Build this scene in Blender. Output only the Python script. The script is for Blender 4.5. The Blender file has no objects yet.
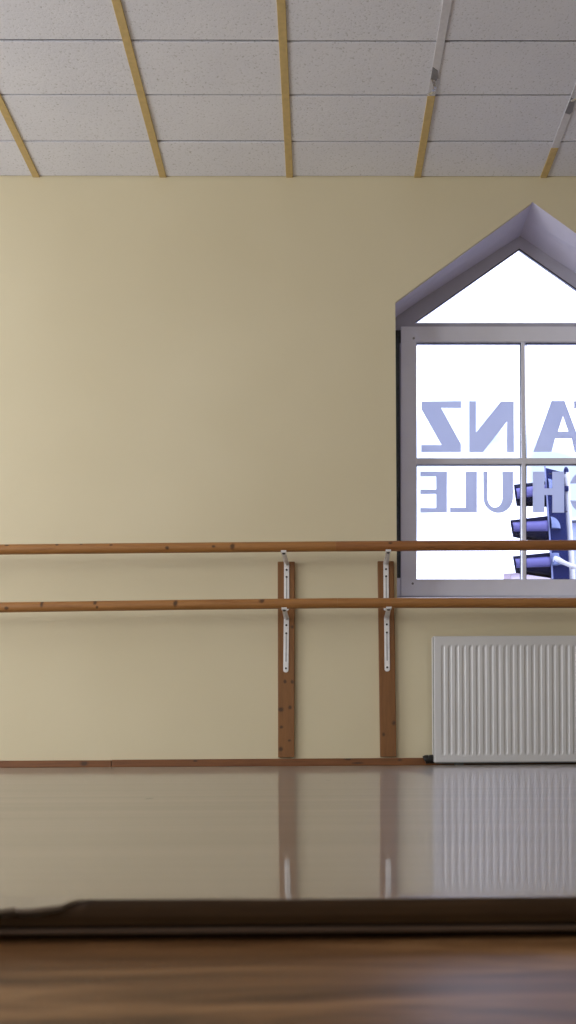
import bpy, bmesh, math, random
from mathutils import Vector, Matrix, Euler

random.seed(7)
scene = bpy.context.scene
COL = scene.collection

# ---------------------------------------------------------------- camera
F = 968.0                      # focal length in pixels of the 576 x 1024 frame
PPX, PPY = 329.0, 761.0        # principal point
CAM_D, CAM_H = 4.77, 0.0235    # distance to the window wall, height over the floor
cam_d = bpy.data.cameras.new('camera')
cam = bpy.data.objects.new('camera', cam_d)
COL.objects.link(cam)
cam.location = (0, -CAM_D, CAM_H)
ROT = (Matrix.Rotation(-math.atan(11.0 / F), 3, 'Z') @ Matrix.Rotation(math.pi / 2, 3, 'X')
       @ Matrix.Rotation(-0.006, 3, 'Z'))
cam.rotation_euler = ROT.to_euler()
cam_d.sensor_fit = 'VERTICAL'
cam_d.sensor_height = 36.0
cam_d.sensor_width = 36.0
cam_d.lens = F * 36.0 / 1024.0
cam_d.shift_x = -(PPX - 288.0) / 1024.0
cam_d.shift_y = (PPY - 512.0) / 1024.0
cam_d.clip_start = 0.01
cam_d.clip_end = 300
cam_d.dof.use_dof = True
cam_d.dof.focus_distance = 4.7
cam_d.dof.aperture_fstop = cam_d.lens / 0.85      # ~0.85 mm opening, a phone lens
scene.camera = cam


def W(px, py, y=0.0):
    """point of the vertical plane y seen at pixel px, py"""
    d = ROT @ Vector(((px - PPX) / F, -(py - PPY) / F, -1.0))
    t = (y + CAM_D) / d.y
    return Vector((0, -CAM_D, CAM_H)) + d * t


# ---------------------------------------------------------------- helpers
def mesh_obj(name, bm, mat, parent=None, smooth=False, bevel=0.0, seg=2):
    me = bpy.data.meshes.new(name)
    bmesh.ops.recalc_face_normals(bm, faces=bm.faces[:])
    bm.to_mesh(me)
    bm.free()
    o = bpy.data.objects.new(name, me)
    COL.objects.link(o)
    if mat:
        me.materials.append(mat)
    if smooth:
        for p in me.polygons:
            p.use_smooth = True
    if bevel:
        m = o.modifiers.new('bevel', 'BEVEL')
        m.width = bevel
        m.segments = seg
        m.limit_method = 'ANGLE'
        m.angle_limit = math.radians(40)
    if parent:
        put(o, parent)
    return o


def put(o, parent):
    o.parent = parent
    o.matrix_parent_inverse = Matrix.Translation(-world_loc(parent))


def world_loc(o):
    v = Vector(o.location)
    if o.parent:
        # every transform here is a pure translation
        v = o.matrix_parent_inverse @ v + world_loc(o.parent)
    return v


def empty(name, loc):
    o = bpy.data.objects.new(name, None)
    o.empty_display_size = 0.1
    o.location = loc
    COL.objects.link(o)
    return o


def tag(o, label=None, cat=None, group=None, kind=None):
    if label: o['label'] = label
    if cat: o['category'] = cat
    if group: o['group'] = group
    if kind: o['kind'] = kind
    return o


def add_box(bm, lo, hi, rot=None, piv=None):
    lo, hi = Vector(lo), Vector(hi)
    r = bmesh.ops.create_cube(bm, size=1.0)
    c, s = (lo + hi) / 2, hi - lo
    for v in r['verts']:
        v.co = Vector((v.co.x * s.x, v.co.y * s.y, v.co.z * s.z)) + c
        if rot is not None:
            v.co = rot @ (v.co - piv) + piv
    return r['verts']


def add_prism(bm, pts, direction):
    """closed polygon of 3D points extruded along direction"""
    a = [bm.verts.new(p) for p in pts]
    b = [bm.verts.new(Vector(p) + Vector(direction)) for p in pts]
    n = len(pts)
    bm.faces.new(a)
    bm.faces.new(b[::-1])
    for i in range(n):
        bm.faces.new((a[i], b[i], b[(i + 1) % n], a[(i + 1) % n]))


def add_tube(bm, pts, rad, seg=24, caps=True):
    pts = [Vector(p) for p in pts]
    rads = rad if isinstance(rad, (list, tuple)) else [rad] * len(pts)
    rings = []
    prev = None
    for i, p in enumerate(pts):
        t = (pts[min(i + 1, len(pts) - 1)] - pts[max(i - 1, 0)]).normalized()
        if prev is None:
            up = Vector((0, 0, 1)) if abs(t.z) < 0.9 else Vector((0, 1, 0))
            u = t.cross(up).normalized()
        else:
            u = (prev - t * prev.dot(t)).normalized()
        prev = u
        w = t.cross(u).normalized()
        rings.append([bm.verts.new(p + (u * math.cos(2 * math.pi * k / seg) + w * math.sin(2 * math.pi * k / seg)) * rads[i])
                      for k in range(seg)])
    for a, b in zip(rings, rings[1:]):
        for k in range(seg):
            bm.faces.new((a[k], a[(k + 1) % seg], b[(k + 1) % seg], b[k]))
    if caps:
        bm.faces.new(rings[0][::-1])
        bm.faces.new(rings[-1])


def outline_mesh(name, loops, depth, mat, y, parent=None):
    """flat shape with holes in the x-z plane, given as loops of (x, z), from plane y to y + depth"""
    cu = bpy.data.curves.new(name, 'CURVE')
    cu.dimensions = '2D'
    cu.fill_mode = 'BOTH'
    cu.extrude = depth / 2
    for lp in loops:
        sp = cu.splines.new('POLY')
        sp.points.add(len(lp) - 1)
        for p, (x, z) in zip(sp.points, lp):
            p.co = (x, z, 0, 1)
        sp.use_cyclic_u = True
    tmp = bpy.data.objects.new('tmp', cu)
    COL.objects.link(tmp)
    dg = bpy.context.evaluated_depsgraph_get()
    dg.update()
    me = bpy.data.meshes.new_from_object(tmp.evaluated_get(dg))
    bpy.data.objects.remove(tmp)
    bpy.data.curves.remove(cu)
    me.name = name
    for v in me.vertices:
        v.co = (v.co.x, y + depth / 2 - v.co.z, v.co.y)
    bm = bmesh.new()
    bm.from_mesh(me)
    bmesh.ops.remove_doubles(bm, verts=bm.verts[:], dist=1e-6)
    bpy.data.meshes.remove(me)
    return mesh_obj(name, bm, mat, parent)


# ---------------------------------------------------------------- materials
def srgb(r, g, b):
    f = lambda c: (c / 255 / 12.92) if c / 255 <= 0.04045 else ((c / 255 + 0.055) / 1.055) ** 2.4
    return (f(r), f(g), f(b), 1)


def new_mat(name):
    m = bpy.data.materials.new(name)
    m.use_nodes = True
    nt = m.node_tree
    b = nt.nodes['Principled BSDF']
    return m, nt, b


def N(nt, kind, **kw):
    n = nt.nodes.new(kind)
    for k, v in kw.items():
        setattr(n, k, v)
    return n


def noise(nt, scale, vec=None, detail=3.0, rough=0.5, dist=0.0):
    n = N(nt, 'ShaderNodeTexNoise')
    n.inputs['Scale'].default_value = scale
    n.inputs['Detail'].default_value = detail
    n.inputs['Roughness'].default_value = rough
    n.inputs['Distortion'].default_value = dist
    if vec is not None:
        nt.links.new(vec, n.inputs['Vector'])
    return n


def ramp(nt, fac, stops):
    r = N(nt, 'ShaderNodeValToRGB')
    el = r.color_ramp.elements
    el[0].position, el[0].color = stops[0]
    el[1].position, el[1].color = stops[-1]
    for p, c in stops[1:-1]:
        e = el.new(p)
        e.color = c
    nt.links.new(fac, r.inputs['Fac'])
    return r


def coords(nt, scale=(1, 1, 1)):
    g = N(nt, 'ShaderNodeNewGeometry')
    mp = N(nt, 'ShaderNodeMapping')
    mp.inputs['Scale'].default_value = scale
    nt.links.new(g.outputs['Position'], mp.inputs['Vector'])
    return mp.outputs['Vector']


def bump(nt, b, height, strength=0.2, distance=0.01):
    n = N(nt, 'ShaderNodeBump')
    n.inputs['Strength'].default_value = strength
    n.inputs['Distance'].default_value = distance
    nt.links.new(height, n.inputs['Height'])
    nt.links.new(n.outputs['Normal'], b.inputs['Normal'])
    return n


def plain(name, col, rough=0.5, metal=0.0, var=0.06, scale=30.0, bmp=0.0):
    m, nt, b = new_mat(name)
    v = coords(nt)
    n = noise(nt, scale, v, 4)
    lo = tuple(c * (1 - var) for c in col[:3]) + (1,)
    hi = tuple(min(1, c * (1 + var)) for c in col[:3]) + (1,)
    r = ramp(nt, n.outputs['Fac'], [(0.3, lo), (0.7, hi)])
    nt.links.new(r.outputs['Color'], b.inputs['Base Color'])
    b.inputs['Roughness'].default_value = rough
    b.inputs['Metallic'].default_value = metal
    if bmp:
        bump(nt, b, n.outputs['Fac'], bmp, 0.002)
    return m


def wood(name, light, dark, stretch, knots=(), rough=0.4, gscale=14.0, planks=None):
    """timber with grain drawn out along the axis with the small stretch; knots = (x, z, rx, rz) in metres"""
    m, nt, b = new_mat(name)
    v = coords(nt, stretch)
    n1 = noise(nt, gscale, v, 6, 0.6, 0.6)
    n2 = noise(nt, gscale * 5, v, 3, 0.5, 0.2)
    mx = N(nt, 'ShaderNodeMath', operation='MULTIPLY_ADD')
    nt.links.new(n2.outputs['Fac'], mx.inputs[0])
    mx.inputs[1].default_value = 0.35
    nt.links.new(n1.outputs['Fac'], mx.inputs[2])
    r = ramp(nt, mx.outputs[0], [(0.42, dark), (0.58, tuple((a + c) / 2 for a, c in zip(dark, light))), (0.85, light)])
    col = r.outputs['Color']
    if knots:
        g = N(nt, 'ShaderNodeNewGeometry')
        wob = noise(nt, 60, g.outputs['Position'], 2)
        fac = None
        for (kx, kz, rx, rz) in knots:
            s = N(nt, 'ShaderNodeVectorMath', operation='SUBTRACT')
            nt.links.new(g.outputs['Position'], s.inputs[0])
            s.inputs[1].default_value = (kx, 0, kz)
            u = N(nt, 'ShaderNodeVectorMath', operation='MULTIPLY')
            nt.links.new(s.outputs[0], u.inputs[0])
            u.inputs[1].default_value = (1 / rx, 0, 1 / rz)
            l = N(nt, 'ShaderNodeVectorMath', operation='LENGTH')
            nt.links.new(u.outputs[0], l.inputs[0])
            a = N(nt, 'ShaderNodeMath', operation='MULTIPLY_ADD')
            nt.links.new(wob.outputs['Fac'], a.inputs[0])
            a.inputs[1].default_value = 0.8
            nt.links.new(l.outputs['Value'], a.inputs[2])
            q = N(nt, 'ShaderNodeMapRange')
            nt.links.new(a.outputs[0], q.inputs['Value'])
            q.inputs['From Min'].default_value = 0.9
            q.inputs['From Max'].default_value = 1.7
            q.inputs['To Min'].default_value = 0.85
            q.inputs['To Max'].default_value = 0.0
            if fac is None:
                fac = q.outputs[0]
            else:
                mm = N(nt, 'ShaderNodeMath', operation='MAXIMUM')
                nt.links.new(fac, mm.inputs[0])
                nt.links.new(q.outputs[0], mm.inputs[1])
                fac = mm.outputs[0]
        mix = N(nt, 'ShaderNodeMix', data_type='RGBA')
        nt.links.new(fac, mix.inputs['Factor'])
        nt.links.new(col, mix.inputs['A'])
        mix.inputs['B'].default_value = (0.04, 0.014, 0.004, 1)
        col = mix.outputs['Result']
    nt.links.new(col, b.inputs['Base Color'])
    b.inputs['Roughness'].default_value = rough
    b.inputs['Specular IOR Level'].default_value = 0.5 if rough < 0.7 else 0.15
    bump(nt, b, n2.outputs['Fac'], 0.08, 0.001)
    return m


# wall paint: pale yellow emulsion with faint roller mottling
def wall_paint():
    m, nt, b = new_mat('pale_yellow_paint')
    v = coords(nt)
    big = noise(nt, 1.1, v, 2)
    r = ramp(nt, big.outputs['Fac'], [(0.3, (0.66, 0.578, 0.39, 1)), (0.7, (0.71, 0.63, 0.44, 1))])
    nt.links.new(r.outputs['Color'], b.inputs['Base Color'])
    b.inputs['Roughness'].default_value = 0.75
    f = noise(nt, 90, v, 3)
    bump(nt, b, f.outputs['Fac'], 0.05, 0.002)
    return m


def tile_mat():
    m, nt, b = new_mat('mineral_fibre_tile')
    v = coords(nt, (1, 1, 1))
    pits = noise(nt, 95, v, 4, 0.65)
    big = noise(nt, 3, v, 2)
    r1 = ramp(nt, pits.outputs['Fac'], [(0.30, (0.50, 0.50, 0.52, 1)), (0.43, (0.79, 0.79, 0.86, 1))])
    r2 = ramp(nt, big.outputs['Fac'], [(0.3, (0.95, 0.95, 0.96, 1)), (0.7, (1, 1, 1, 1))])
    mx = N(nt, 'ShaderNodeMix', data_type='RGBA', blend_type='MULTIPLY')
    mx.inputs['Factor'].default_value = 1
    nt.links.new(r1.outputs['Color'], mx.inputs['A'])
    nt.links.new(r2.outputs['Color'], mx.inputs['B'])
    nt.links.new(mx.outputs['Result'], b.inputs['Base Color'])
    b.inputs['Roughness'].default_value = 0.9
    bump(nt, b, pits.outputs['Fac'], 0.35, 0.004)
    return m


def floor_mat():
    m, nt, b = new_mat('glossy_floor_covering')
    v = coords(nt, (0.12, 5.0, 1))
    n = noise(nt, 4, v, 5, 0.65)
    r = ramp(nt, n.outputs['Fac'], [(0.3, (0.20, 0.16, 0.125, 1)), (0.7, (0.31, 0.25, 0.20, 1))])
    # sparse dark specks of dirt
    v2 = coords(nt, (1, 0.25, 1))
    vo = N(nt, 'ShaderNodeTexVoronoi')
    vo.inputs['Scale'].default_value = 16
    nt.links.new(v2, vo.inputs['Vector'])
    sp = ramp(nt, vo.outputs['Distance'], [(0.03, (0.2, 0.17, 0.14, 1)), (0.05, (1, 1, 1, 1))])
    mx = N(nt, 'ShaderNodeMix', data_type='RGBA', blend_type='MULTIPLY')
    mx.inputs['Factor'].default_value = 0.8
    nt.links.new(r.outputs['Color'], mx.inputs['A'])
    nt.links.new(sp.outputs['Color'], mx.inputs['B'])
    nt.links.new(mx.outputs['Result'], b.inputs['Base Color'])
    b.inputs['Roughness'].default_value = 0.38
    b.inputs['IOR'].default_value = 1.4
    # worn gloss: a mirror-like film over a duller body
    out = nt.nodes['Material Output']
    g = N(nt, 'ShaderNodeBsdfGlossy')
    g.inputs['Roughness'].default_value = 0.035
    g.inputs['Color'].default_value = (0.97, 0.97, 1, 1)
    fr = N(nt, 'ShaderNodeFresnel')
    fr.inputs['IOR'].default_value = 1.45
    mn = N(nt, 'ShaderNodeMath', operation='MINIMUM')
    nt.links.new(fr.outputs[0], mn.inputs[0])
    mn.inputs[1].default_value = 0.46
    ms = N(nt, 'ShaderNodeMixShader')
    nt.links.new(mn.outputs[0], ms.inputs[0])
    nt.links.new(b.outputs[0], ms.inputs[1])
    nt.links.new(g.outputs[0], ms.inputs[2])
    nt.links.new(ms.outputs[0], out.inputs['Surface'])
    w = noise(nt, 2.2, coords(nt, (0.25, 1.6, 1)), 1)
    bn = bump(nt, b, w.outputs['Fac'], 0.05, 0.002)
    nt.links.new(bn.outputs['Normal'], g.inputs['Normal'])
    return m


def front_floor_mat():
    m, nt, b = new_mat('brown_wood_floor')
    v = coords(nt, (9, 42, 1))
    n1 = noise(nt, 1.6, v, 5, 0.6, 1.4)
    r = ramp(nt, n1.outputs['Fac'], [(0.3, (0.075, 0.033, 0.013, 1)), (0.5, (0.19, 0.092, 0.037, 1)), (0.72, (0.35, 0.19, 0.085, 1))])
    nt.links.new(r.outputs['Color'], b.inputs['Base Color'])
    b.inputs['Roughness'].default_value = 0.36
    b.inputs['IOR'].default_value = 1.22
    bump(nt, b, n1.outputs['Fac'], 0.1, 0.0006)
    return m


def glass_mat():
    m, nt, b = new_mat('window_glass')
    nt.nodes.remove(b)
    out = nt.nodes['Material Output']
    t = N(nt, 'ShaderNodeBsdfTransparent')
    t.inputs['Color'].default_value = (0.965, 0.975, 0.985, 1)
    g = N(nt, 'ShaderNodeBsdfGlossy')
    g.inputs['Roughness'].default_value = 0.02
    fr = N(nt, 'ShaderNodeFresnel')
    fr.inputs['IOR'].default_value = 1.45
    mx = N(nt, 'ShaderNodeMixShader')
    nt.links.new(fr.outputs[0], mx.inputs[0])
    nt.links.new(t.outputs[0], mx.inputs[1])
    nt.links.new(g.outputs[0], mx.inputs[2])
    nt.links.new(mx.outputs[0], out.inputs['Surface'])
    return m


def film_mat():
    m, nt, b = new_mat('grey_lavender_film')
    nt.nodes.remove(b)
    out = nt.nodes['Material Output']
    v = coords(nt)
    n = noise(nt, 6, v, 2)
    r = ramp(nt, n.outputs['Fac'], [(0.3, (0.835, 0.855, 0.945, 1)), (0.7, (0.865, 0.88, 0.96, 1))])
    t = N(nt, 'ShaderNodeBsdfTranslucent')
    nt.links.new(r.outputs['Color'], t.inputs['Color'])
    d = N(nt, 'ShaderNodeBsdfDiffuse')
    d.inputs['Color'].default_value = (0.3, 0.3, 0.36, 1)
    mx = N(nt, 'ShaderNodeMixShader')
    mx.inputs[0].default_value = 0.1
    nt.links.new(t.outputs[0], mx.inputs[1])
    nt.links.new(d.outputs[0], mx.inputs[2])
    nt.links.new(mx.outputs[0], out.inputs['Surface'])
    return m


M = {}
M['wall'] = wall_paint()
M['tile'] = tile_mat()
M['floor'] = floor_mat()
M['front_floor'] = front_floor_mat()
M['glass'] = glass_mat()
M['film'] = film_mat()
M['gold'] = plain('gold_laminate', (0.58, 0.42, 0.18, 1), 0.55, 0.0, 0.08, 40)
M['bare'] = plain('bare_white_metal', (0.66, 0.64, 0.67, 1), 0.45, 0.05, 0.05, 60)
M['foil'] = plain('crumpled_silver_foil', (0.8, 0.8, 0.82, 1), 0.22, 0.8, 0.1, 80, 0.5)
M['stain'] = plain('dull_grey_metal', (0.25, 0.24, 0.25, 1), 0.5, 0.3, 0.1, 60)
M['void'] = plain('dark_ceiling_void', (0.035, 0.034, 0.034, 1), 0.9)
M['plaster'] = plain('white_room_plaster', (0.72, 0.70, 0.66, 1), 0.85, 0, 0.03, 3)
M['reveal'] = plain('daylight_tinted_reveal_paint', (0.74, 0.71, 0.87, 1), 0.7, 0, 0.03, 9)  # white paint with the lavender cast of daylight put into its colour
M['pvc'] = plain('white_window_plastic', (0.86, 0.86, 0.95, 1), 0.35, 0, 0.02, 9)
M['pvc_grey_shaded'] = plain('grey_shaded_window_plastic', (0.50, 0.49, 0.57, 1), 0.4, 0, 0.03, 9)  # fixed frame darker than the sash, its shade put into the colour
M['gasket'] = plain('dark_rubber_gasket', (0.03, 0.03, 0.045, 1), 0.6)
M['foam'] = plain('dark_grey_sealing_foam', (0.075, 0.085, 0.09, 1), 0.9, 0, 0.25, 120, 0.4)
M['rad'] = plain('white_radiator_enamel', (0.66, 0.655, 0.67, 1), 0.3, 0, 0.02, 5)
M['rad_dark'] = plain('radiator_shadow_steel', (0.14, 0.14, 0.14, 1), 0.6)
M['black'] = plain('black_plastic', (0.012, 0.011, 0.010, 1), 0.45)
M['steel'] = plain('white_coated_steel', (0.86, 0.85, 0.86, 1), 0.35, 0.1, 0.06, 50)
M['groove'] = plain('grey_pressed_steel', (0.36, 0.355, 0.37, 1), 0.4, 0.2, 0.05, 50)
M['screw'] = plain('dark_screw_steel', (0.06, 0.06, 0.06, 1), 0.35, 0.7)
M['signal'] = plain('blue_veiled_signal_plastic', (0.017, 0.024, 0.105, 1), 0.6, 0, 0.1, 20)  # bluish veil of the bright outdoors mixed into the base colour
M['signal'].node_tree.nodes['Principled BSDF'].inputs['Specular IOR Level'].default_value = 0.08
M['hood'] = plain('black_blue_hood_plastic', (0.006, 0.007, 0.030, 1), 0.6, 0, 0.1, 20)  # darker than the housing, so the backlit look sits in the colour
M['hood'].node_tree.nodes['Principled BSDF'].inputs['Specular IOR Level'].default_value = 0.08
M['hood_sheen'] = plain('painted_sky_sheen', (0.16, 0.15, 0.42, 1), 0.4, 0, 0.05, 20)  # sky-lit sheen of the hood sides given as a colour
M['lens'] = plain('pale_blue_lens_plastic', (0.20, 0.25, 0.48, 1), 0.25, 0, 0.05, 20)
M['pole'] = plain('white_pole_paint', (0.85, 0.85, 0.88, 1), 0.4, 0, 0.03, 20)
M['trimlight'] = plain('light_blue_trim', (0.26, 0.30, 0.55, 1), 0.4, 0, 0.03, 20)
M['asphalt'] = plain('grey_asphalt', (0.16, 0.16, 0.165, 1), 0.9, 0, 0.2, 8, 0.3)
M['facade_pink'] = plain('pale_pink_render', (0.85, 0.74, 0.80, 1), 0.8, 0, 0.06, 1)
M['facade_blue'] = plain('pale_blue_render', (0.40, 0.45, 0.68, 1), 0.8, 0, 0.06, 1)
M['roof'] = plain('slate_roof', (0.20, 0.20, 0.28, 1), 0.7, 0, 0.1, 4)
M['darkglass'] = plain('dark_window_glass', (0.05, 0.06, 0.18, 1), 0.1)
M['nosing'] = wood('dark_brown_nosing_wood', (0.048, 0.024, 0.008, 1), (0.018, 0.008, 0.003, 1), (6, 40, 40), (), 0.8, 3)
M['bead'] = wood('worn_taupe_bead_wood', (0.13, 0.085, 0.06, 1), (0.07, 0.045, 0.03, 1), (6, 40, 40), (), 0.8, 3)


def knot(px, py, y, rx, rz):
    p = W(px, py, y)
    return (p.x, p.z, rx, rz)


RAIL_Y = -0.235
k_up = [knot(a, b, RAIL_Y, rx, rz) for a, b, rx, rz in
        ((58, 545.6, .009, .006), (82, 545, .008, .004), (112, 546, .009, .005), (168, 549, .01, .008), (214, 547.5, .009, .006),
         (233, 547.5, .012, .014), (390, 544.2, .011, .006), (8, 546, .012, .005))]
k_lo = [knot(a, b, RAIL_Y, rx, rz) for a, b, rx, rz in
        ((43, 604, .008, .02), (96, 603.5, .009, .012), (98, 608, .007, .007), (176, 604, .011, .016), (262, 601.5, .014, .012),
         (8, 609, .01, .008))]
k_bl = [knot(a, b, -.02, rx, rz) for a, b, rx, rz in
        ((281, 709.5, .014, .012), (290, 707.5, .009, .010), (281.5, 727, .009, .008), (281, 749, .011, .011), (289.5, 740.5, .008, .006),
         (285, 681.5, .008, .009), (292.3, 682, .008, .010), (292.3, 627, .008, .009))]
k_br = [knot(a, b, -.02, rx, rz) for a, b, rx, rz in
        ((393.7, 723, .011, .011), (383.5, 734.5, .008, .010), (389, 640, .006, .008))]
k_bb = [knot(a, b, -.02, rx, rz) for a, b, rx, rz in
        ((84, 763.5, .02, .012), (348, 759.2, .02, .006), (358, 763, .03, .005), (195, 761, .012, .005), (400, 760, .012, .005))]
PINE_L, PINE_D = (0.39, 0.178, 0.05, 1), (0.25, 0.098, 0.022, 1)
M['rail_upper'] = wood('varnished_pine_upper', PINE_L, PINE_D, (0.6, 8, 8), k_up, 0.38, 9)
M['rail_lower'] = wood('varnished_pine_lower', PINE_L, PINE_D, (0.6, 8, 8), k_lo, 0.38, 9)
M['rail_upper_dark'] = wood('varnished_pine_redder', (0.35, 0.142, 0.042, 1), (0.21, 0.077, 0.02, 1), (0.6, 8, 8), k_up, 0.38, 9)
M['board_left'] = wood('brown_pine_board', (0.255, 0.11, 0.03, 1), (0.165, 0.062, 0.015, 1), (9, 9, 0.7), k_bl, 0.5, 6)
M['board_right'] = wood('brown_pine_board_plain', (0.24, 0.102, 0.028, 1), (0.155, 0.057, 0.014, 1), (9, 9, 0.7), k_br, 0.5, 6)
M['skirting'] = wood('brown_pine_skirting', (0.22, 0.08, 0.02, 1), (0.13, 0.042, 0.01, 1), (0.7, 9, 9), k_bb, 0.45, 6)

# ---------------------------------------------------------------- room shell
CEIL = W(318, 176.6).z
XL, XR, YB = -4.2, 4.2, -9.0
WALL_T = 0.38
REV = 0.30                                   # depth of the window reveal

# opening of the gabled window, wall plane
o_apex = W(532.5, 202)
o_eave = W(395.3, 302)
o_sill = W(396.3, 598.4)
cx = o_apex.x
xl, xr = o_eave.x, 2 * cx - o_eave.x
zs, ze, za = o_sill.z, o_eave.z, o_apex.z
opening = [(xl, zs), (xr, zs), (xr, ze), (cx, za), (xl, ze)]
grow = 0.035
hole = [(xl - grow, zs - grow), (xr + grow, zs - grow), (xr + grow, ze + grow * 1.2), (cx, za + grow * 1.6), (xl - grow, ze + grow * 1.2)]
# plaster skin in yellow up to the opening, masonry core behind it
ws = outline_mesh('wall_back', [[(XL, -0.3), (XR, -0.3), (XR, CEIL + 0.2), (XL, CEIL + 0.2)], opening], 0.02, M['wall'], 0.0)
tag(ws, kind='structure')
wc = outline_mesh('wall_back_core', [[(XL, -1.3), (XR, -1.3), (XR, CEIL + 0.2), (XL, CEIL + 0.2)], hole], WALL_T - 0.02, M['plaster'], 0.02)
wc.name = 'masonry_core'
put(wc, ws)

bm = bmesh.new(); add_box(bm, (XL - 0.2, YB, -0.3), (XL, WALL_T, CEIL + 0.2))
tag(mesh_obj('wall_left', bm, M['wall']), kind='structure')
bm = bmesh.new(); add_box(bm, (XR, YB, -0.3), (XR + 0.2, WALL_T, CEIL + 0.2))
tag(mesh_obj('wall_right', bm, M['wall']), kind='structure')
bm = bmesh.new(); add_box(bm, (XL - 0.2, YB - 0.2, -0.3), (XR + 0.2, YB, CEIL + 0.2))
tag(mesh_obj('wall_front', bm, M['wall']), kind='structure')

# glossy floor: ends 16 cm before the camera in a slightly worn front edge
Y_EDGE = -CAM_D + 0.1665
Y_FACE = -CAM_D + 0.1628
chip = [(-0.30, 0), (-0.055, 0.9), (-0.0533, 1.0), (-0.0510, 0.82), (-0.0505, 0.95), (-0.048, 0.95), (-0.0452, 0.72), (-0.0435, 0.6),
        (-0.0425, 0.22), (-0.0415, 0.05), (-0.040, 0.0)]
chip[0] = (-0.30, 0.9)
xs = [(XL, 0.9)] + chip + [(-0.02, .05), (-0.005, .12), (0.0, 0.12), (0.02, .1), (0.05, 0.06), (0.3, 0), (XR, 0)]
bm = bmesh.new()
rows = []
for x, c in xs:
    ye = Y_EDGE + (Y_FACE - 0.0006 - Y_EDGE) * c
    rows.append([bm.verts.new((x, 0.0, 0)), bm.verts.new((x, Y_EDGE + 0.004, 0)), bm.verts.new((x, ye, -0.0009 * c)),
                 bm.verts.new((x, ye, -0.0009 * c - 0.0006)), bm.verts.new((x, Y_EDGE + 0.004, -0.0062)), bm.verts.new((x, 0.0, -0.0062))])
for a, b in zip(rows, rows[1:]):
    for k in range(6):
        bm.faces.new((a[k], a[(k + 1) % 6], b[(k + 1) % 6], b[k]))
bm.faces.new(rows[0]); bm.faces.new(rows[-1][::-1])
tag(mesh_obj('floor', bm, M['floor']), kind='structure')

# dark nosing strip and taupe bead under the floor edge
Z_WOOD = -0.0068


def strip(name, prof, mat):
    bm = bmesh.new()
    cols = []
    n = 160
    for i in range(n + 1):
        x = -0.35 + 0.7 * i / n
        if i == 0: x = XL
        if i == n: x = XR
        low = 0.0
        for (xa, ca), (xb, cb) in zip(xs, xs[1:]):
            if xa <= x <= xb:
                low = ca + (cb - ca) * (x - xa) / max(1e-9, xb - xa)
                break
        cols.append([bm.verts.new((x, -CAM_D + d, z - (0.0016 * low if z > -0.002 and name == 'trim_1' else 0))) for d, z in prof])
    k = len(prof)
    for a, b in zip(cols, cols[1:]):
        for j in range(k):
            bm.faces.new((a[j], a[(j + 1) % k], b[(j + 1) % k], b[j]))
    bm.faces.new(cols[0]); bm.faces.new(cols[-1][::-1])
    return tag(mesh_obj(name, bm, mat, smooth=False), kind='structure')


strip('trim_1', [(0.1668, -0.00002), (0.1660, -0.0001), (0.1650, -0.0004), (0.1640, -0.0010), (0.1634, -0.0017),
                 (0.1630, -0.0024), (0.1630, -0.0039), (0.1640, -0.0042), (0.1668, -0.0043)], M['nosing'])
strip('trim_2', [(0.1668, -0.0044), (0.1642, -0.0044), (0.1634, -0.0046), (0.1631, -0.0050), (0.1633, -0.0054), (0.1640, -0.0056), (0.1668, -0.0056)], M['bead'])
bm = bmesh.new()
add_box(bm, (XL, YB, Z_WOOD - 0.02), (XR, 0.0, Z_WOOD))
tag(mesh_obj('wood_floor', bm, M['front_floor']), kind='structure')

# ceiling: lay-in tiles over a dark void, gold runners between the columns
ROW0 = CAM_D - CAM_D * 584.0 / 619.0
PITCH_Y, PITCH_X = 0.3135, 0.625
RX = [W(p, 176.6).x for p in (36.3, 163, 289.6, 417.5, 543.5)]
rx0 = RX[2]
bm = bmesh.new()
nx = range(-7, 8)
y0 = 0.0
row = 0
gap = 0.0052
while y0 > YB:
    y1 = -ROW0 if row == 0 else y0 - PITCH_Y
    for i in nx:
        xa, xb = rx0 + i * PITCH_X, rx0 + (i + 1) * PITCH_X
        xa, xb = max(xa, XL), min(xb, XR)
        if xb - xa < 0.05: continue
        dz = random.uniform(-0.0012, 0.0012)
        add_box(bm, (xa + 0.004, max(y1, YB) + gap, CEIL + dz), (xb - 0.004, y0 - gap, CEIL + 0.008))
    y0 = y1
    row += 1
ceil = mesh_obj('ceiling', bm, M['tile'], bevel=0.001, seg=1)
tag(ceil, kind='structure')
bm = bmesh.new(); add_box(bm, (XL, YB, CEIL + 0.0082), (XR, 0, CEIL + 0.06))
put(mesh_obj('ceiling_void', bm, M['void']), ceil)


def yrow(py):                       # ceiling depth seen at pixel row py
    return -CAM_D + CAM_D * (761.0 - 176.6) / (761.0 - py)


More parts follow.
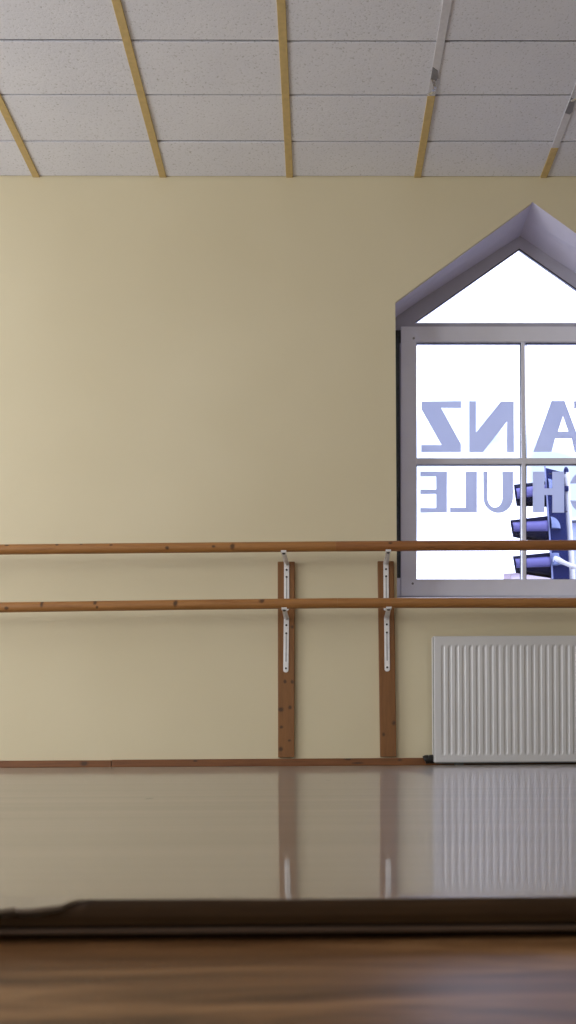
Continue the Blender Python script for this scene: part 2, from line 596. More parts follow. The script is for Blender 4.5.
RW = 0.017
for i, x in enumerate([RX[0] - PITCH_X] + RX + [RX[-1] + PITCH_X]):
    bm = bmesh.new()
    end = YB
    if i == 4: end = yrow(95)
    if i == 5: end = yrow(147)
    add_box(bm, (x - RW, end, CEIL - 0.006), (x + RW, 0, CEIL + 0.004))
    o = mesh_obj('ceiling_runner', bm, M['gold'], ceil, bevel=0.0015)
    if i in (4, 5):
        bm = bmesh.new()
        add_box(bm, (x - RW, YB, CEIL - 0.0035), (x + RW, end, CEIL + 0.004))
        b = mesh_obj('bare_metal_strip', bm, M['bare'], o, bevel=0.001)
        tag(b, 'bare whitish metal where the gold facing has come off')
        bm = bmesh.new()
        ya, yb_ = (yrow(80), yrow(66)) if i == 4 else (yrow(113), yrow(96))
        ya, yb_ = min(ya, yb_), max(ya, yb_)
        add_prism(bm, [(x - RW * .9, ya, CEIL - 0.0050), (x + RW * .5, ya + 0.02, CEIL - 0.0050), (x + RW * .95, yb_ - .02, CEIL - 0.0050),
                       (x + RW * .4, yb_, CEIL - 0.0050), (x - RW * .95, yb_ - 0.01, CEIL - 0.0050)], (0, 0, 0.0016))
        tag(mesh_obj('worn_patch', bm, M['stain'], o), 'dull grey patch on the bare runner')
        bm = bmesh.new()            # curled scrap of foil
        yc = yrow(84.5) if i == 4 else yrow(91)
        prev = None
        for k in range(9):
            t = k / 8
            c0 = Vector((x - RW * .8 + 0.010 * math.sin(5 * t), yc - 0.045 + 0.09 * t, CEIL - 0.006 - 0.022 * math.sin(math.pi * t)))
            c1 = c0 + Vector((RW * (1.1 - 0.5 * t), 0.006, -0.003 * math.cos(7 * t)))
            cur = (bm.verts.new(c0), bm.verts.new(c1))
            if prev: bm.faces.new((prev[0], prev[1], cur[1], cur[0]))
            prev = cur
        f = mesh_obj('foil_scrap', bm, M['foil'], o)
        md = f.modifiers.new('thick', 'SOLIDIFY'); md.thickness = 0.0006
        tag(f, 'curled shiny scrap of loosened facing')

# skirting board: two lengths meeting left of the posts
SK_T = 0.016


def skirting(xa, xb, za_, zb_):
    bm = bmesh.new()
    pts = [(xa, -SK_T, 0), (xb, -SK_T, 0), (xb, -SK_T, zb_), (xa, -SK_T, za_)]
    add_prism(bm, pts, (0, SK_T, 0))
    return tag(mesh_obj('baseboard_back', bm, M['skirting'], bevel=0.0025), kind='structure')


xj = W(112, 760, 0).x
sk = lambda px, py: W(px, py, -SK_T).z
skirting(XL, xj - 0.0012, sk(20, 760.6) + .004, sk(111, 760.2))
skirting(xj + 0.0012, XR, sk(112, 759.8), sk(420, 757.6))

# ---------------------------------------------------------------- window
win = empty('window_1', (cx, REV, zs))
tag(win, kind='structure')
YF = REV                                           # face of the fixed frame
g_ap = W(520, 236, YF); g_ev = W(390.7, 319.5, YF)
ixl, ixr = xl - 0.002, xr + 0.002
ieave = g_ev.z
inner = [(ixl, zs + 0.0), (ixr, zs + 0.0), (ixr, ieave), (g_ap.x, g_ap.z), (ixl, ieave)]
# plastered reveal: loft from the wall face to the frame
bm = bmesh.new()
A = [bm.verts.new((x, 0.0, z)) for x, z in opening]
mid = [bm.verts.new(((x1 + x2) / 2, REV * .5, (z1 + z2) / 2)) for (x1, z1), (x2, z2) in zip(opening, inner)]
B = [bm.verts.new((x, REV + 0.06, z)) for x, z in inner]
cxm, czm = cx, (zs + za) / 2


def outw(v, y):
    dx = v.co.x - cxm
    s = 0.03
    return bm.verts.new((v.co.x + (s if dx > 0.1 else -s if dx < -0.1 else 0), y, v.co.z + (s if v.co.z > czm else -s)))


A2 = [outw(v, 0.021) for v in A]
B2 = [outw(v, REV + 0.06) for v in B]
A1 = [bm.verts.new((v.co.x, 0.0205, v.co.z)) for v in A]
for ra, rb in ((A, mid), (mid, B), (B, B2), (B2, A2)):
    for i in range(5):
        j = (i + 1) % 5
        bm.faces.new((ra[i], ra[j], rb[j], rb[i]))
for v in A1: bm.verts.remove(v)
for i in range(5):
    j = (i + 1) % 5
    bm.faces.new((A2[i], A2[j], A[j], A[i]))
mesh_obj('window_reveal', bm, M['reveal'], win)

# fixed frame: gable part with its glass opening, jambs and bottom rail
P = lambda px, py, y: (W(px, py, y).x, W(px, py, y).z)
gl = [P(414.0, 322.8, YF), P(625.5, 322.8, YF), P(519.5, 248.2, YF)]
sash_open = [P(404, 591, YF), P(643, 591, YF), P(643, 331, YF), P(404, 331, YF)]
frame = outline_mesh('window_frame', [[(ixl, zs), (ixr, zs), (ixr, ieave), (g_ap.x, g_ap.z), (ixl, ieave)], gl, sash_open], 0.030, M['pvc_grey_shaded'], YF, win)


def shrink(loop, d):
    c = Vector((sum(p[0] for p in loop) / len(loop), sum(p[1] for p in loop) / len(loop)))
    return [tuple(Vector(p) + (c - Vector(p)).normalized() * d) for p in loop]


def ring(name, loop, d, depth, y, mat, par):
    return outline_mesh(name, [loop, shrink(loop, d)], depth, mat, y, par)


ring('gasket', gl, 0.006, 0.006, YF + 0.003, M['gasket'], frame)
outline_mesh('window_pane', [shrink(gl, -0.008)], 0.006, M['glass'], YF + 0.010, win)

# opening sash with glazing bars, slightly proud of the frame
YS = YF - 0.022
px0, px1, py0, py1 = 400.8, 646.5, 326.2, 596.0
gx0, gx1, gy0, gy1 = 416.4, 630.8, 341.4, 579.2
mx0, mx1, ty0, ty1 = 521.4, 526.6, 457.8, 463.3
out = [P(px0, py1, YS), P(px1, py1, YS), P(px1, py0, YS), P(px0, py0, YS)]
rects = {'tl': (gx0, gy0, mx0, ty0), 'tr': (mx1, gy0, gx1, ty0), 'bl': (gx0, ty1, mx0, gy1), 'br': (mx1, ty1, gx1, gy1)}
q = lambda r, y=YS: [P(r[0], r[3], y), P(r[2], r[3], y), P(r[2], r[1], y), P(r[0], r[1], y)]
big = (gx0, gy0, gx1, gy1)
sash = outline_mesh('window_sash', [out, q(big)], 0.055, M['pvc'], YS, win)
mdb = sash.modifiers.new('bevel', 'BEVEL'); mdb.width = 0.004; mdb.segments = 2; mdb.limit_method = 'ANGLE'
YP = YS + 0.020                                    # glass plane
bm = bmesh.new()
a, b = W(mx0, gy0, YS), W(mx1, gy1, YS)
add_box(bm, (a.x, YS + 0.004, b.z - 0.002), (b.x, YS + 0.05, a.z + 0.002))
mesh_obj('glazing_bar', bm, M['pvc'], sash, bevel=0.004)
bm = bmesh.new()
a, b = W(gx0, ty0, YS), W(gx1, ty1, YS)
add_box(bm, (a.x - 0.002, YS + 0.0045, b.z), (b.x + 0.002, YS + 0.0495, a.z))
mesh_obj('glazing_bar', bm, M['pvc'], sash, bevel=0.004)
pane_loops = {}
for k, r in rects.items():
    lp = q(r)
    pane_loops[k] = lp
    ring('gasket', lp, 0.0045, 0.008, YP - 0.004, M['gasket'], sash)
    outline_mesh('window_pane', [shrink(lp, -0.004)], 0.006, M['glass'], YP, sash)
for (px, py) in ((412.7, 583.6), (413.7, 338.4)):
    p = W(px, py, YS)
    bm = bmesh.new()
    add_tube(bm, [p + Vector((0, 0.002, 0)), p + Vector((0, -0.0015, 0))], 0.006, 12)
    mesh_obj('cover_plug', bm, M['stain'], sash)
# foam strip in the joint left of the sash, light packing below it
a, b = W(391.5, 331, YF), W(400.3, 578, YF)
bm = bmesh.new(); add_box(bm, (a.x, YF - 0.012, b.z), (b.x + .001, YF + 0.002, a.z))
mesh_obj('sealing_strip', bm, M['foam'], win, bevel=0.003)
for (pxa, pxb) in ((395.7, 396.9), (399.2, 400.8)):
    a, b = W(pxa, 331.5, YF), W(pxb, 344, YF)
    bm = bmesh.new(); add_box(bm, (a.x, YF - 0.016, b.z), (b.x, YF - 0.010, a.z))
    mesh_obj('rubber_lip', bm, M['black'], win)
a, b = W(391.5, 578.4, YF), W(400.3, 596.5, YF)
bm = bmesh.new(); add_box(bm, (a.x, YF - 0.012, b.z), (b.x, YF + 0.002, a.z))
mesh_obj('packing_piece', bm, M['pvc'], win, bevel=0.002)
# inner sill board
bm = bmesh.new(); add_box(bm, (xl + 0.001, 0.001, zs), (xr - 0.001, YF, zs + 0.006))
mesh_obj('window_sill', bm, M['pvc'], win, bevel=0.002)
# outer sill
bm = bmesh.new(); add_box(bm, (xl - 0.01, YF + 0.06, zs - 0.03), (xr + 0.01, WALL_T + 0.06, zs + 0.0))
mesh_obj('outer_sill', bm, M['pvc_grey_shaded'], win, bevel=0.003)

# lettering stuck to the inside of the panes, seen reversed
YL = YP - 0.0011


def arc(cx_, cy_, rx, ry, a0, a1, n=18):
    return [(cx_ + rx * math.cos(math.radians(a0 + (a1 - a0) * i / n)), cy_ - ry * math.sin(math.radians(a0 + (a1 - a0) * i / n))) for i in range(n + 1)]


def letter(loops, parent, name):
    lp = [[P(x, y, YL) for x, y in l] for l in loops]
    return outline_mesh(name, lp, 0.001, M['film'], YL, parent)


c0 = W(520, 453, YL)
w1 = tag(empty('pane_lettering', c0), 'large grey-lavender letters TANZ seen in reverse on the upper window panes', 'lettering', 'window lettering')
c1 = W(520, 512, YL)
w2 = tag(empty('pane_lettering', c1), 'smaller grey-lavender letters SCHULE seen in reverse below the larger word on the panes', 'lettering', 'window lettering')
Zt, Zb = 401.3, 452.0
letter([[(421.3, Zt), (461, Zt), (461, 407.8), (441, 407.8), (461, 444), (461, Zb), (421.3, Zb), (421.3, 445), (441.6, 445), (421.3, 409)]], w1, 'letter')
letter([[(469.3, Zt), (476, Zt), (476, 432.5), (501, Zt), (513.9, Zt), (513.9, Zb), (507, Zb), (507, 421.5), (483.2, Zb), (469.3, Zb)]], w1, 'letter')
letter([[(551.4, 400.8), (564.6, 400.8), (583.6, 451.8), (574.8, 451.8), (571.6, 438.4), (555.2, 438.4), (551.6, 451.8), (533.3, 451.8)],
        [(558, 431.5), (568.4, 431.5), (563, 416)]], w1, 'letter')
letter([[(574, 401), (614, 401), (614, 408.5), (601.5, 408.5), (601.5, 452), (587.5, 452), (587.5, 408.5), (574, 408.5)]], w1, 'letter')
St, Sb = 471.6, 512.6
letter([[(420.4, St), (447, St), (447, Sb), (420.4, Sb), (420.4, 508), (436.2, 508), (436.2, 494), (420.4, 494), (420.4, 489.5), (436.2, 489.5), (436.2, 476.4), (420.4, 476.4)]], w2, 'letter')
letter([[(465.6, St), (477, St), (477, Sb), (450, Sb), (450, 507.6), (465.6, 507.6)]], w2, 'letter')
letter([[(483.3, St), (487.4, St), (487.4, 497)] + arc(494.9, 497, 7.5, 10.5, 180, 360)[1:] + [(502.4, St), (513.2, St), (513.2, 497)]
        + arc(498.25, 497, 14.95, 16, 0, -180)[1:]], w2, 'letter')
letter([[(532.8, St), (544.4, St), (544.4, 488.3), (552.3, 488.3), (552.3, St), (564.2, St), (564.2, Sb), (552.3, Sb), (552.3, 495), (544.4, 495), (544.4, Sb), (532.8, Sb)]], w2, 'letter')
letter([(arc(584.5, 492, 15.8, 21.3, 157, -157, 34) + arc(586.0, 492, 9.5, 15.6, -146, 146, 30))], w2, 'letter')
Sx = [(628, 477), (620, 471.3), (611, 471.3), (605, 475.5), (604.5, 484), (609, 489.5), (619, 494), (621, 499), (618, 504), (612, 506), (606, 502.5), (603.5, 509), (610, 513),
      (621, 513), (629, 508), (630, 498), (626, 491), (616, 486.5), (613.5, 482.5), (616, 479), (620, 478.6), (625.5, 482)]
letter([[(1233 - x - 0, y) for x, y in Sx]], w2, 'letter')

# ---------------------------------------------------------------- mounting boards, brackets, rails
B_T = 0.022


def board(pts, mat, label):
    """pts: pixel corners tl, tr, br, bl on the front face"""
    bm = bmesh.new()
    co = [W(x, y, -B_T) for x, y in pts]
    zb = max(sk(285, 757.6), sk(390, 757.2)) + 0.001
    for i in (2, 3):
        co[i].z = zb
    add_prism(bm, co, (0, B_T, 0))
    o = mesh_obj('mounting_board', bm, mat, bevel=0.003)
    # move the origin to the foot of the board
    loc = Vector(((co[2].x + co[3].x) / 2, -B_T / 2, zb))
    o.data.transform(Matrix.Translation(-loc))
    o.location = loc
    return tag(o, label, 'board', 'upright pine boards')


board([(277.6, 561.5), (294.8, 561.5), (294.4, 757), (278.0, 757)], M['board_left'],
      'left upright brown pine board with several dark knots, standing alone on the wall')
board([(377.6, 561), (393.8, 561), (396.5, 757), (380.2, 757)], M['board_right'],
      'right upright brown pine board close to the window and radiator')

RAD = 0.0238
up_px = [(-160, 550.9), (20, 549.35), (180, 547.8), (336, 546.4), (450, 545.7), (556, 545.25), (760, 544.6)]
lo_px = [(-160, 609.2), (20, 607.2), (180, 604.9), (336, 603.2), (450, 603.0), (556, 603.0), (760, 602.8)]


def interp(pts, px):
    for (xa, ya), (xb, yb_) in zip(pts, pts[1:]):
        if xa <= px <= xb:
            return ya + (yb_ - ya) * (px - xa) / (xb - xa)


def rail(pts, joint, mats, label):
    jy = interp(pts, joint)
    left = [p for p in pts if p[0] < joint - 5] + [(joint - 0.03, jy)]
    right = [(joint + 0.03, jy)] + [p for p in pts if p[0] > joint + 5]
    root = tag(empty('ballet_barre', W(joint, jy, RAIL_Y)), label, 'barre', 'ballet barres')
    for seg, mt in ((left, mats[0]), (right, mats[1])):
        bm = bmesh.new()
        dense = []
        for (xa, ya), (xb, yb_) in zip(seg, seg[1:]):
            for k in range(8):
                dense.append((xa + (xb - xa) * k / 8, ya + (yb_ - ya) * k / 8))
        dense.append(seg[-1])
        add_tube(bm, [W(x, y, RAIL_Y) for x, y in dense], RAD, 32)
        o = mesh_obj('rail_length', bm, mt, root, smooth=True)
        md = o.modifiers.new('es', 'EDGE_SPLIT'); md.split_angle = math.radians(50)
    return root


rail(up_px, 335.8, (M['rail_upper'], M['rail_upper_dark']), 'upper round pine barre running across the wall and window')
rail(lo_px, 337.5, (M['rail_lower'], M['rail_lower']), 'lower round pine barre running across below the window panes')


def bracket(px_bar, px_tip, pts, py_end, label, lean=0.0):
    """angle bracket: plate on the board, arm out under the rail, lug screwed into the rail"""
    zr = W(px_tip, interp(pts, px_tip), RAIL_Y).z - RAD          # underside of the rail
    xw = px_bar
    yb = -B_T                                                    # face of the board
    tip_x = W(px_tip, 560, RAIL_Y).x
    end = W(px_bar + lean, py_end, yb)
    top_x = W(px_bar, 560, yb).x
    w, t = 0.0128, 0.0035
    root = tag(empty('shelf_bracket', (top_x, yb, zr - 0.01)), label, 'bracket', 'white rail brackets')
    # plate with rounded lower end
    z_top = zr - 0.0125
    bm = bmesh.new()
    pl = [(top_x - w, z_top), (top_x + w, z_top)]
    ex = end.x
    r = w
    for k in range(9):
        a = -math.pi * k / 8
        pl.append((ex + r * math.cos(a), end.z + r * 0.8 + r * 0.8 * math.sin(a)))
    add_prism(bm, [(x, yb - t, z) for x, z in pl], (0, t, 0))
    plate = mesh_obj('wall_plate', bm, M['steel'], root, bevel=0.001)
    # pressed rib down the plate
    L = z_top - end.z
    at = lambda f: Vector((top_x + (ex - top_x) * f, yb - t, z_top - L * f))
    bm = bmesh.new()
    p0, p1 = at(0.26), at(0.80)
    add_prism(bm, [(p0.x - .0018, p0.y - .0012, p0.z), (p0.x + .0018, p0.y - .0012, p0.z), (p1.x + .0026, p1.y - .0012, p1.z), (p1.x - .0026, p1.y - .0012, p1.z)], (0, 0.0012, 0))
    mesh_obj('pressed_rib', bm, M['groove'], plate)
    for f in (0.13, 0.28, 0.925):
        p = at(f)
        bm = bmesh.new()
        add_tube(bm, [p + Vector((0, 0.0005, 0)), p + Vector((0, -0.002, 0)), p + Vector((0, -0.003, 0))], [0.0052, 0.0052, 0.003], 12)
        mesh_obj('screw', bm, M['screw'], plate)
    # arm, widening toward the plate, with a rib underneath
    bm = bmesh.new()
    ye = RAIL_Y - 0.012
    yw = yb
    zz = zr - 0.0045
    add_prism(bm, [(top_x - w, yw, z_top - 0.002), (top_x + w, yw, z_top - 0.002), (tip_x + w * .8, ye, zz - .0002), (tip_x - w * .8, ye, zz - .0002)], (0, 0, 0.0040))
    add_prism(bm, [(top_x - .004, yw, z_top - 0.010), (top_x + .004, yw, z_top - 0.010), (tip_x + .003, ye + 0.05, zz - 0.004), (tip_x - .003, ye + 0.05, zz - 0.004)], (0, 0, 0.0078))
    mesh_obj('bracket_arm', bm, M['steel'], root, bevel=0.0008)
    # lug at the tip that carries the rail
    bm = bmesh.new()
    pts2 = []
    for k in range(13):
        a = math.radians(-90 - 38 + 76 * k / 12)
        pts2.append((RAIL_Y + (RAD + 0.0006) * math.cos(a), zr + RAD + (RAD + 0.0006) * math.sin(a)))
    outer_ = [(RAIL_Y + 0.016, zr - 0.0006), (RAIL_Y + 0.012, zr - 0.0055), (RAIL_Y - 0.012, zr - 0.0055), (RAIL_Y - 0.016, zr - 0.0006)]
    add_prism(bm, [(tip_x - .0125, y, z) for y, z in pts2 + outer_], (0.025, 0, 0))
    mesh_obj('rail_saddle', bm, M['steel'], root)
    bm = bmesh.new()
    p = Vector((tip_x, RAIL_Y, zr - 0.0055))
    add_tube(bm, [p, p + Vector((0, 0, -0.004)), p + Vector((0, 0, -0.006))], [0.0075, 0.0075, 0.004], 14)
    mesh_obj('saddle_screw', bm, M['screw'], root)
    return root


bracket(286.6, 283.8, up_px, 611, 'white metal bracket under the upper barre on the left board')
bracket(385.9, 388.2, up_px, 611, 'white metal bracket under the upper barre on the right board', 0.4)
bracket(286.1, 283.9, lo_px, 672.5, 'white metal bracket under the lower barre on the left board', -0.2)
bracket(386.3, 388.3, lo_px, 671.5, 'white metal bracket under the lower barre on the right board', 0.9)

# ---------------------------------------------------------------- radiator
RF = -0.118                                    # front face
ra, rb = W(434.3, 636.2, RF), W(434.3, 762.6, RF)
rx_0, rz1, rz0 = (ra.x + rb.x) / 2, ra.z, rb.z
rx_1 = 2 * cx - rx_0
rad = empty('panel_radiator', ((rx_0 + rx_1) / 2, -0.08, 0))
tag(rad, 'white ribbed panel radiator on the wall below the window', 'radiator')


def panel(name, yf, yb_, flip, mat):
    bm = bmesh.new()
    pitch = 0.0334
    z_lo, z_hi = rz0 + 0.036, rz1 - 0.045
    xs_ = [rx_0, rx_0 + 0.003, rx_0 + 0.030]
    dep = [-0.003, 0, 0]
    x = rx_0 + 0.030
    while x + pitch < rx_1 - 0.02:
        for f, d in ((0.10, 0.0), (0.26, 1.0), (0.52, 1.0), (0.68, 0.0), (1.0, 0.0)):
            xs_.append(x + pitch * f); dep.append(d * 0.0038)
        x += pitch
    xs_ += [rx_1 - 0.003, rx_1]; dep += [0, -0.003]
    zrow = [(rz0, 0, 0.004), (rz0 + 0.004, 0, 0), (z_lo - 0.004, 0, 0), (z_lo + 0.011, 1, 0), (z_hi - 0.011, 1, 0), (z_hi + 0.004, 0, 0),
            (rz1 - 0.005, 0, 0), (rz1 - 0.0015, 0, 0.002), (rz1, 0, 0.006)]
    grid = []
    for z, k, inset in zrow:
        grid.append([bm.verts.new((xx, yf + flip * (max(d, 0) * k + max(-d, 0) + inset), z)) for xx, d in zip(xs_, dep)])
    for r0, r1 in zip(grid, grid[1:]):
        for i in range(len(xs_) - 1):
            bm.faces.new((r0[i], r0[i + 1], r1[i + 1], r1[i]))
    back = [bm.verts.new((xx, yb_, z)) for xx, z in ((rx_0, rz0), (rx_1, rz0), (rx_1, rz1), (rx_0, rz1))]
    bm.faces.new(back)
    bm.faces.new([back[0]] + [back[1]] + grid[0][::-1])
    bm.faces.new([back[2], back[3]] + grid[-1])
    bm.faces.new([back[0], back[3]] + [g[0] for g in grid[::-1]])
    bm.faces.new([back[1], back[2]] + [g[-1] for g in grid[::-1]])
    return mesh_obj(name, bm, mat, rad)


panel('front_panel', RF, RF + 0.016, 1, M['rad'])
panel('rear_panel', -0.036, -0.050, -1, M['rad'])
for xx in (rx_0 - 0.0025, rx_1 + 0.0005):
    bm = bmesh.new()
    add_box(bm, (xx, RF + 0.022, rz0 + 0.004), (xx + 0.002, -0.036, rz1 + 0.001))
    sp_ = mesh_obj('side_panel', bm, M['rad'], rad)
    bm = bmesh.new()                                     # dark joint between cheek and front panel
    add_box(bm, (xx + 0.0004, RF + 0.0163, rz0 + 0.004), (xx + 0.0022, RF + 0.022, rz1 - 0.002))
    mesh_obj('side_joint', bm, M['rad_dark'], sp_)
bm = bmesh.new()                                         # slotted top grille
add_box(bm, (rx_0, RF + 0.0165, rz1 - 0.006), (rx_1, RF + 0.022, rz1 + 0.002))
add_box(bm, (rx_0, -0.056, rz1 - 0.006), (rx_1, -0.0505, rz1 + 0.002))
x = rx_0
while x < rx_1:
    add_box(bm, (x, RF + 0.022, rz1 - 0.004), (x + 0.006, -0.056, rz1 + 0.001))
    x += 0.018
mesh_obj('top_grille', bm, M['rad'], rad)
for f in (0.2, 0.8):                                     # wall brackets behind
    xx = rx_0 + (rx_1 - rx_0) * f
    bm = bmesh.new(); add_box(bm, (xx - 0.02, -0.036, rz0 + 0.1), (xx + 0.02, 0.0, rz1 - 0.1))
    mesh_obj('wall_bracket', bm, M['rad'], rad, bevel=0.002)
# lower edge channel and feet
bm = bmesh.new(); add_box(bm, (rx_0 + 0.004, RF + 0.006, rz0 - 0.004), (rx_1 - 0.004, RF + 0.016, rz0))
mesh_obj('lower_channel', bm, M['rad_dark'], rad)
for f in (0.12, 0.88):
    xx = rx_0 + (rx_1 - rx_0) * f
    bm = bmesh.new(); add_box(bm, (xx - 0.02, RF + 0.03, 0.0), (xx + 0.02, -0.05, rz0 + 0.004))
    mesh_obj('foot', bm, M['rad_dark'], rad, bevel=0.002)
# black end cap at the lower left
a, b = W(424.3, 755.0, -0.07), W(433.8, 763.2, -0.07)
bm = bmesh.new()
zc = max((a.z + b.z) / 2, 0.0222)
add_tube(bm, [(a.x, -0.07, zc - .004), (a.x + 0.004, -0.07, zc - .002), (a.x + 0.020, -0.07, zc)], [0.0195, 0.021, 0.0215], 20)
add_tube(bm, [(a.x + 0.020, -0.07, zc), (a.x + 0.026, -0.07, zc)], 0.020, 20)
add_tube(bm, [(a.x + 0.026, -0.07, zc), (rx_0 + 0.004, -0.07, zc)], 0.0215, 20)
mesh_obj('valve_cap', bm, M['black'], rad, bevel=0.001)

# ---------------------------------------------------------------- outside
ZG = -1.2
bm = bmesh.new(); add_box(bm, (-40, WALL_T, ZG - 0.1), (40, 60, ZG))
tag(mesh_obj('street_ground', bm, M['asphalt']), kind='structure')

YT = 2.5                                               # traffic light plane
S = lambda px, py, y=YT: W(px, py, y)
base = S(577, 761)
tl = tag(empty('traffic_light', (S(557, 530).x, YT, ZG)), 'dark blue traffic light with three hooded lamps outside the window, facing left', 'traffic light')
# housing: leaning column of three modules
top_l, top_r, bot_r, bot_l = S(544.2, 467), S(563.8, 472), S(570.6, 592), S(552.4, 592)
bm = bmesh.new()
add_prism(bm, [top_l, top_r, bot_r, bot_l], (0.052, 0.22, 0))      # turned a little towards the street
house = mesh_obj('signal_housing', bm, M['signal'], tl, bevel=0.012, seg=3)
bm = bmesh.new()
a, b = S(544.0, 466), S(552.6, 592)
add_prism(bm, [a, a + Vector((0.010, 0, 0)), b + Vector((0.012, 0, 0)), b], (0, -0.008, 0))
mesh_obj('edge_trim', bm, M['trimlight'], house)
for (cxp, cyp) in ((547.6, 491), (550.2, 529), (552.6, 565.5)):
    # bulging lamp body seen on the side of each module
    c = S(cxp, cyp)
    bm = bmesh.new()
    rr = 0.075
    n = 10
    top = None
    rows_ = []
    for i in range(n + 1):
        t = i / n * math.pi / 2
        rows_.append([bm.verts.new((c.x + rr * 1.05 * math.cos(t) * math.sin(u), YT - 0.045 * math.cos(t) * math.cos(u) , c.z + rr * 1.25 * math.sin(t)))
                      for u in [k / 10 * math.pi / 2 for k in range(11)]])
    for r0, r1 in zip(rows_, rows_[1:]):
        for k in range(10):
            try: bm.faces.new((r0[k], r0[k + 1], r1[k + 1], r1[k]))
            except ValueError: pass
    # close flat underside and sides against the housing
    und = [bm.verts.new((v.co.x, YT + 0.01, v.co.z)) for v in (rows_[0][0], rows_[0][-1])]
    bm.faces.new(rows_[0] + [und[1], und[0]])
    mesh_obj('lamp_bulge', bm, M['lens'], house, smooth=False)
    bm = bmesh.new()
    a = S(cxp + 1.5, cyp - 17.5); b = S(cxp + 17, cyp - 16.0)
    add_box(bm, (a.x, YT - 0.006, a.z - 0.006), (b.x, YT + 0.001, a.z + 0.002))
    mesh_obj('module_seam', bm, M['gasket'], house)

# hoods: tapered half tubes open below, pointing left
for (xm, yt, yb_, xe, ytr, ybr) in ((513.6, 482.0, 501.5, 546.5, 478.5, 502.5), (510.0, 518.0, 533.0, 548.5, 513.2, 541.0), (512.6, 554.2, 569.5, 551.0, 550.0, 575.5)):
    m_t, m_b, e_t, e_b = S(xm, yt), S(xm + 2.6, yb_), S(xe, ytr), S(xe + 0.8, ybr)
    bm = bmesh.new()
    rings = []
    nseg, nl = 22, 8
    for i in range(nl + 1):
        t = i / nl
        T = m_t.lerp(e_t, t); Bm = m_b.lerp(e_b, t)
        mid_ = (T + Bm) / 2
        hz = (T.z - Bm.z) / 2
        lean_ = (T.x - Bm.x) / 2
        ringv = []
        for k in range(nseg + 1):
            a = math.radians(-62 + 304 * k / nseg)
            dy = 0.10 - 0.105 * math.cos(a)
            ca, sa = math.cos(a), math.sin(a)
            sq = (abs(ca) ** 3.2 + abs(sa) ** 3.2) ** (-1 / 3.2)          # rounded-square hood
            dy = 0.10 - 0.105 * ca * sq
            ringv.append(bm.verts.new((mid_.x + lean_ * sa * sq + 0.225 * dy, YT + dy, mid_.z + hz * sa * sq * 0.96)))
        rings.append(ringv)
    for r0, r1 in zip(rings, rings[1:]):
        for k in range(nseg):
            bm.faces.new((r0[k], r0[k + 1], r1[k + 1], r1[k]))
    hood = mesh_obj('lamp_hood', bm, M['hood'], tl, smooth=True)
    md = hood.modifiers.new('thick', 'SOLIDIFY'); md.thickness = 0.006
    # lighter band with sky light on the hood's side painted in its colour
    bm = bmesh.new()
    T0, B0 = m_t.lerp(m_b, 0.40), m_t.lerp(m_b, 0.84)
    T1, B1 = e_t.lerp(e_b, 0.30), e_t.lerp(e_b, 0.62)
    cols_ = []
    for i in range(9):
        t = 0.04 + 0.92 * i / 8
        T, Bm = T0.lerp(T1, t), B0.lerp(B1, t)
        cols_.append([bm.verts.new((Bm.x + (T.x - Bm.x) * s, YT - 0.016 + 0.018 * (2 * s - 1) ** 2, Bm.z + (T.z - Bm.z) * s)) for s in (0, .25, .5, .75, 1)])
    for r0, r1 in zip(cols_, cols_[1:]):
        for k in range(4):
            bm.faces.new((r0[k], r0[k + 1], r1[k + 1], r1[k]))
    bd = mesh_obj('hood_sheen_band', bm, M['hood_sheen'], hood, smooth=True)
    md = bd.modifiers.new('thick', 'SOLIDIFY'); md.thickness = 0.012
    # lamp at the back of the hood
    bm = bmesh.new()
    c = (e_t + e_b) / 2
    add_tube(bm, [(c.x + 0.0, YT + 0.10, c.z), (c.x + 0.04, YT + 0.10, c.z)], [0.055, 0.062], 24)
    mesh_obj('signal_lamp', bm, M['darkglass'], hood)

# white mast beside the housing, with dark finial, and the white conduit
p0, p1 = S(566.4, 473, YT + 0.1), S(572.2, 592, YT + 0.1)
dirv = (p1 - p0)
foot = p0 + dirv * ((ZG - p0.z) / dirv.z)
bm = bmesh.new()
add_tube(bm, [p0, p0.lerp(p1, .5), p1, foot], [0.021, 0.024, 0.027, 0.034], 20)
mast = mesh_obj('mast', bm, M['pole'], tl, smooth=True)
md = mast.modifiers.new('es', 'EDGE_SPLIT'); md.split_angle = math.radians(50)
bm = bmesh.new()
add_tube(bm, [p0 - Vector((0.004, 0, 0.012)), p0 + Vector((-0.002, 0, 0.022)), p0 + Vector((-0.004, 0, 0.040)), p0 + Vector((-0.005, 0, 0.046))], [0.020, 0.019, 0.012, 0.004], 16)
mesh_obj('mast_cap', bm, M['signal'], mast)
bm = bmesh.new()
cp = [S(554.5, 559, YT - .02), S(559, 560.2, YT - .04), S(565, 563.2, YT - .045), S(571, 565.8, YT - .03), S(580, 568, YT - .0), S(592, 569, YT + .05), S(600, 569.5, YT + .1)]
add_tube(bm, cp, [0.026, 0.020, 0.0165, 0.0165, 0.0165, 0.0165, 0.0165], 16)
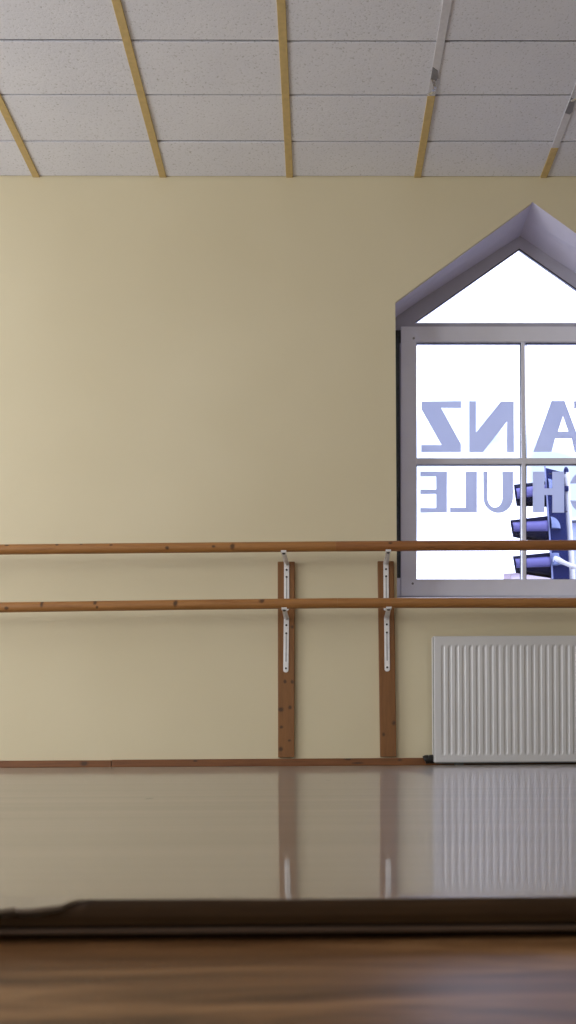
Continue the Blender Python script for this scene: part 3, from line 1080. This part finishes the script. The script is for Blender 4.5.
# conduit runs on to a bracket on the mast side and down to the ground
cpd = [S(600, 569.5, YT + .1), S(604, 573, YT + .1), S(605, 580, YT + .1)]
cpd.append(Vector((cpd[-1].x, cpd[-1].y, ZG)))
add_tube(bm, cpd, 0.0165, 16)
mesh_obj('conduit', bm, M['pole'], tl, smooth=True)
bm = bmesh.new()
c = S(554.6, 559.3)
add_box(bm, (c.x - 0.025, YT - 0.03, c.z - 0.05), (c.x + 0.03, YT + 0.01, c.z + 0.045))
mesh_obj('conduit_box', bm, M['lens'], house, bevel=0.01)
for py in (486, 556):                                   # clamps between mast and housing
    c = S(567, py)
    bm = bmesh.new()
    add_box(bm, (c.x - 0.06, YT + 0.06, c.z - 0.02), (c.x + 0.03, YT + 0.14, c.z + 0.02))
    mesh_obj('mast_clamp', bm, M['signal'], tl, bevel=0.006)

# houses across the street


def house_(px0_, px1_, py_eave, py_ridge, y, depth, mat, label, wins):
    a, b = W(px0_, py_eave, y), W(px1_, py_eave, y)
    rz = W(px0_, py_ridge, y).z
    root = tag(empty('house', (a.x, y, ZG)), label, 'house')
    bm = bmesh.new(); add_box(bm, (a.x, y, ZG), (b.x, y + depth, a.z))
    wl = mesh_obj('house_wall', bm, mat, root)
    bm = bmesh.new()
    add_prism(bm, [(a.x - .3, y - .3, a.z), (a.x - .3, y + depth / 2, rz), (a.x - .3, y + depth + .3, a.z)], (b.x - a.x + .6, 0, 0))
    mesh_obj('roof', bm, M['roof'] if wins else mat, root)
    for (wx, wz, ww, wh) in wins:
        bm = bmesh.new(); add_box(bm, (a.x + wx, y - 0.03, wz), (a.x + wx + ww, y + 0.05, wz + wh))
        fr_ = mesh_obj('house_window', bm, M['pole'], root)
        bm = bmesh.new(); add_box(bm, (a.x + wx + .12, y - 0.05, wz + .12), (a.x + wx + ww - .12, y, wz + wh - .12))
        mesh_obj('house_pane', bm, M['darkglass'], fr_)
    root.rotation_euler.z = -math.atan2(a.x, y + CAM_D)          # the street runs at an angle to the room
    return root


house_(511, 549, 574.5, 571.2, 34.0, 6.0, M['facade_pink'], 'pale pink house far behind the traffic light hoods', [])
house_(571.4, 760, 523, 510, 22.0, 8.0, M['facade_blue'], 'pale blue house across the street right of the white mast',
       [(0.25 + 1.9 * i, z_, 1.2, 1.5) for i in range(5) for z_ in (0.8, 3.6)])

# ---------------------------------------------------------------- light
w = bpy.data.worlds.new('overcast_sky')
scene.world = w
w.use_nodes = True
nt = w.node_tree
bg = nt.nodes['Background']
tc = N(nt, 'ShaderNodeTexCoord')
n = noise(nt, 5.5, tc.outputs['Generated'], 3)
r = ramp(nt, n.outputs['Fac'], [(0.36, (0.33, 0.40, 0.52, 1)), (0.46, (0.92, 0.97, 1.28, 1))])
nt.links.new(r.outputs['Color'], bg.inputs['Color'])
bg.inputs['Strength'].default_value = 3.0


def area(name, loc, rot, sx, sy, power, col):
    l = bpy.data.lights.new(name, 'AREA')
    l.shape = 'RECTANGLE'; l.size = sx; l.size_y = sy
    l.energy = power; l.color = col
    o = bpy.data.objects.new(name, l)
    o.location = loc; o.rotation_euler = rot
    COL.objects.link(o)
    return o


D = math.radians
# daylight from the left; its windows are unseen and not modelled
DAY = (0.93, 0.96, 0.99)
area('daylight_left', (XL + 0.03, -1.9, 1.5), (0, D(-90), 0), 1.5, 1.6, 86, DAY)
area('daylight_left', (XL + 0.03, -5.0, 1.5), (0, D(-90), 0), 1.5, 1.6, 86, DAY)
# added fill light at the rear wall, which has no windows built
area('fill_rear', (-2.2, YB + 0.03, 1.5), (D(90), 0, 0), 2.2, 1.8, 22, DAY)
area('fill_rear', (1.4, YB + 0.03, 1.5), (D(90), 0, 0), 2.2, 1.8, 15, DAY)

vs = scene.view_settings
scene.display_settings.display_device = 'sRGB'
vs.view_transform = 'Standard'
vs.look = 'None'
vs.exposure = 0.0
vs.gamma = 1.0
vs.use_curve_mapping = False
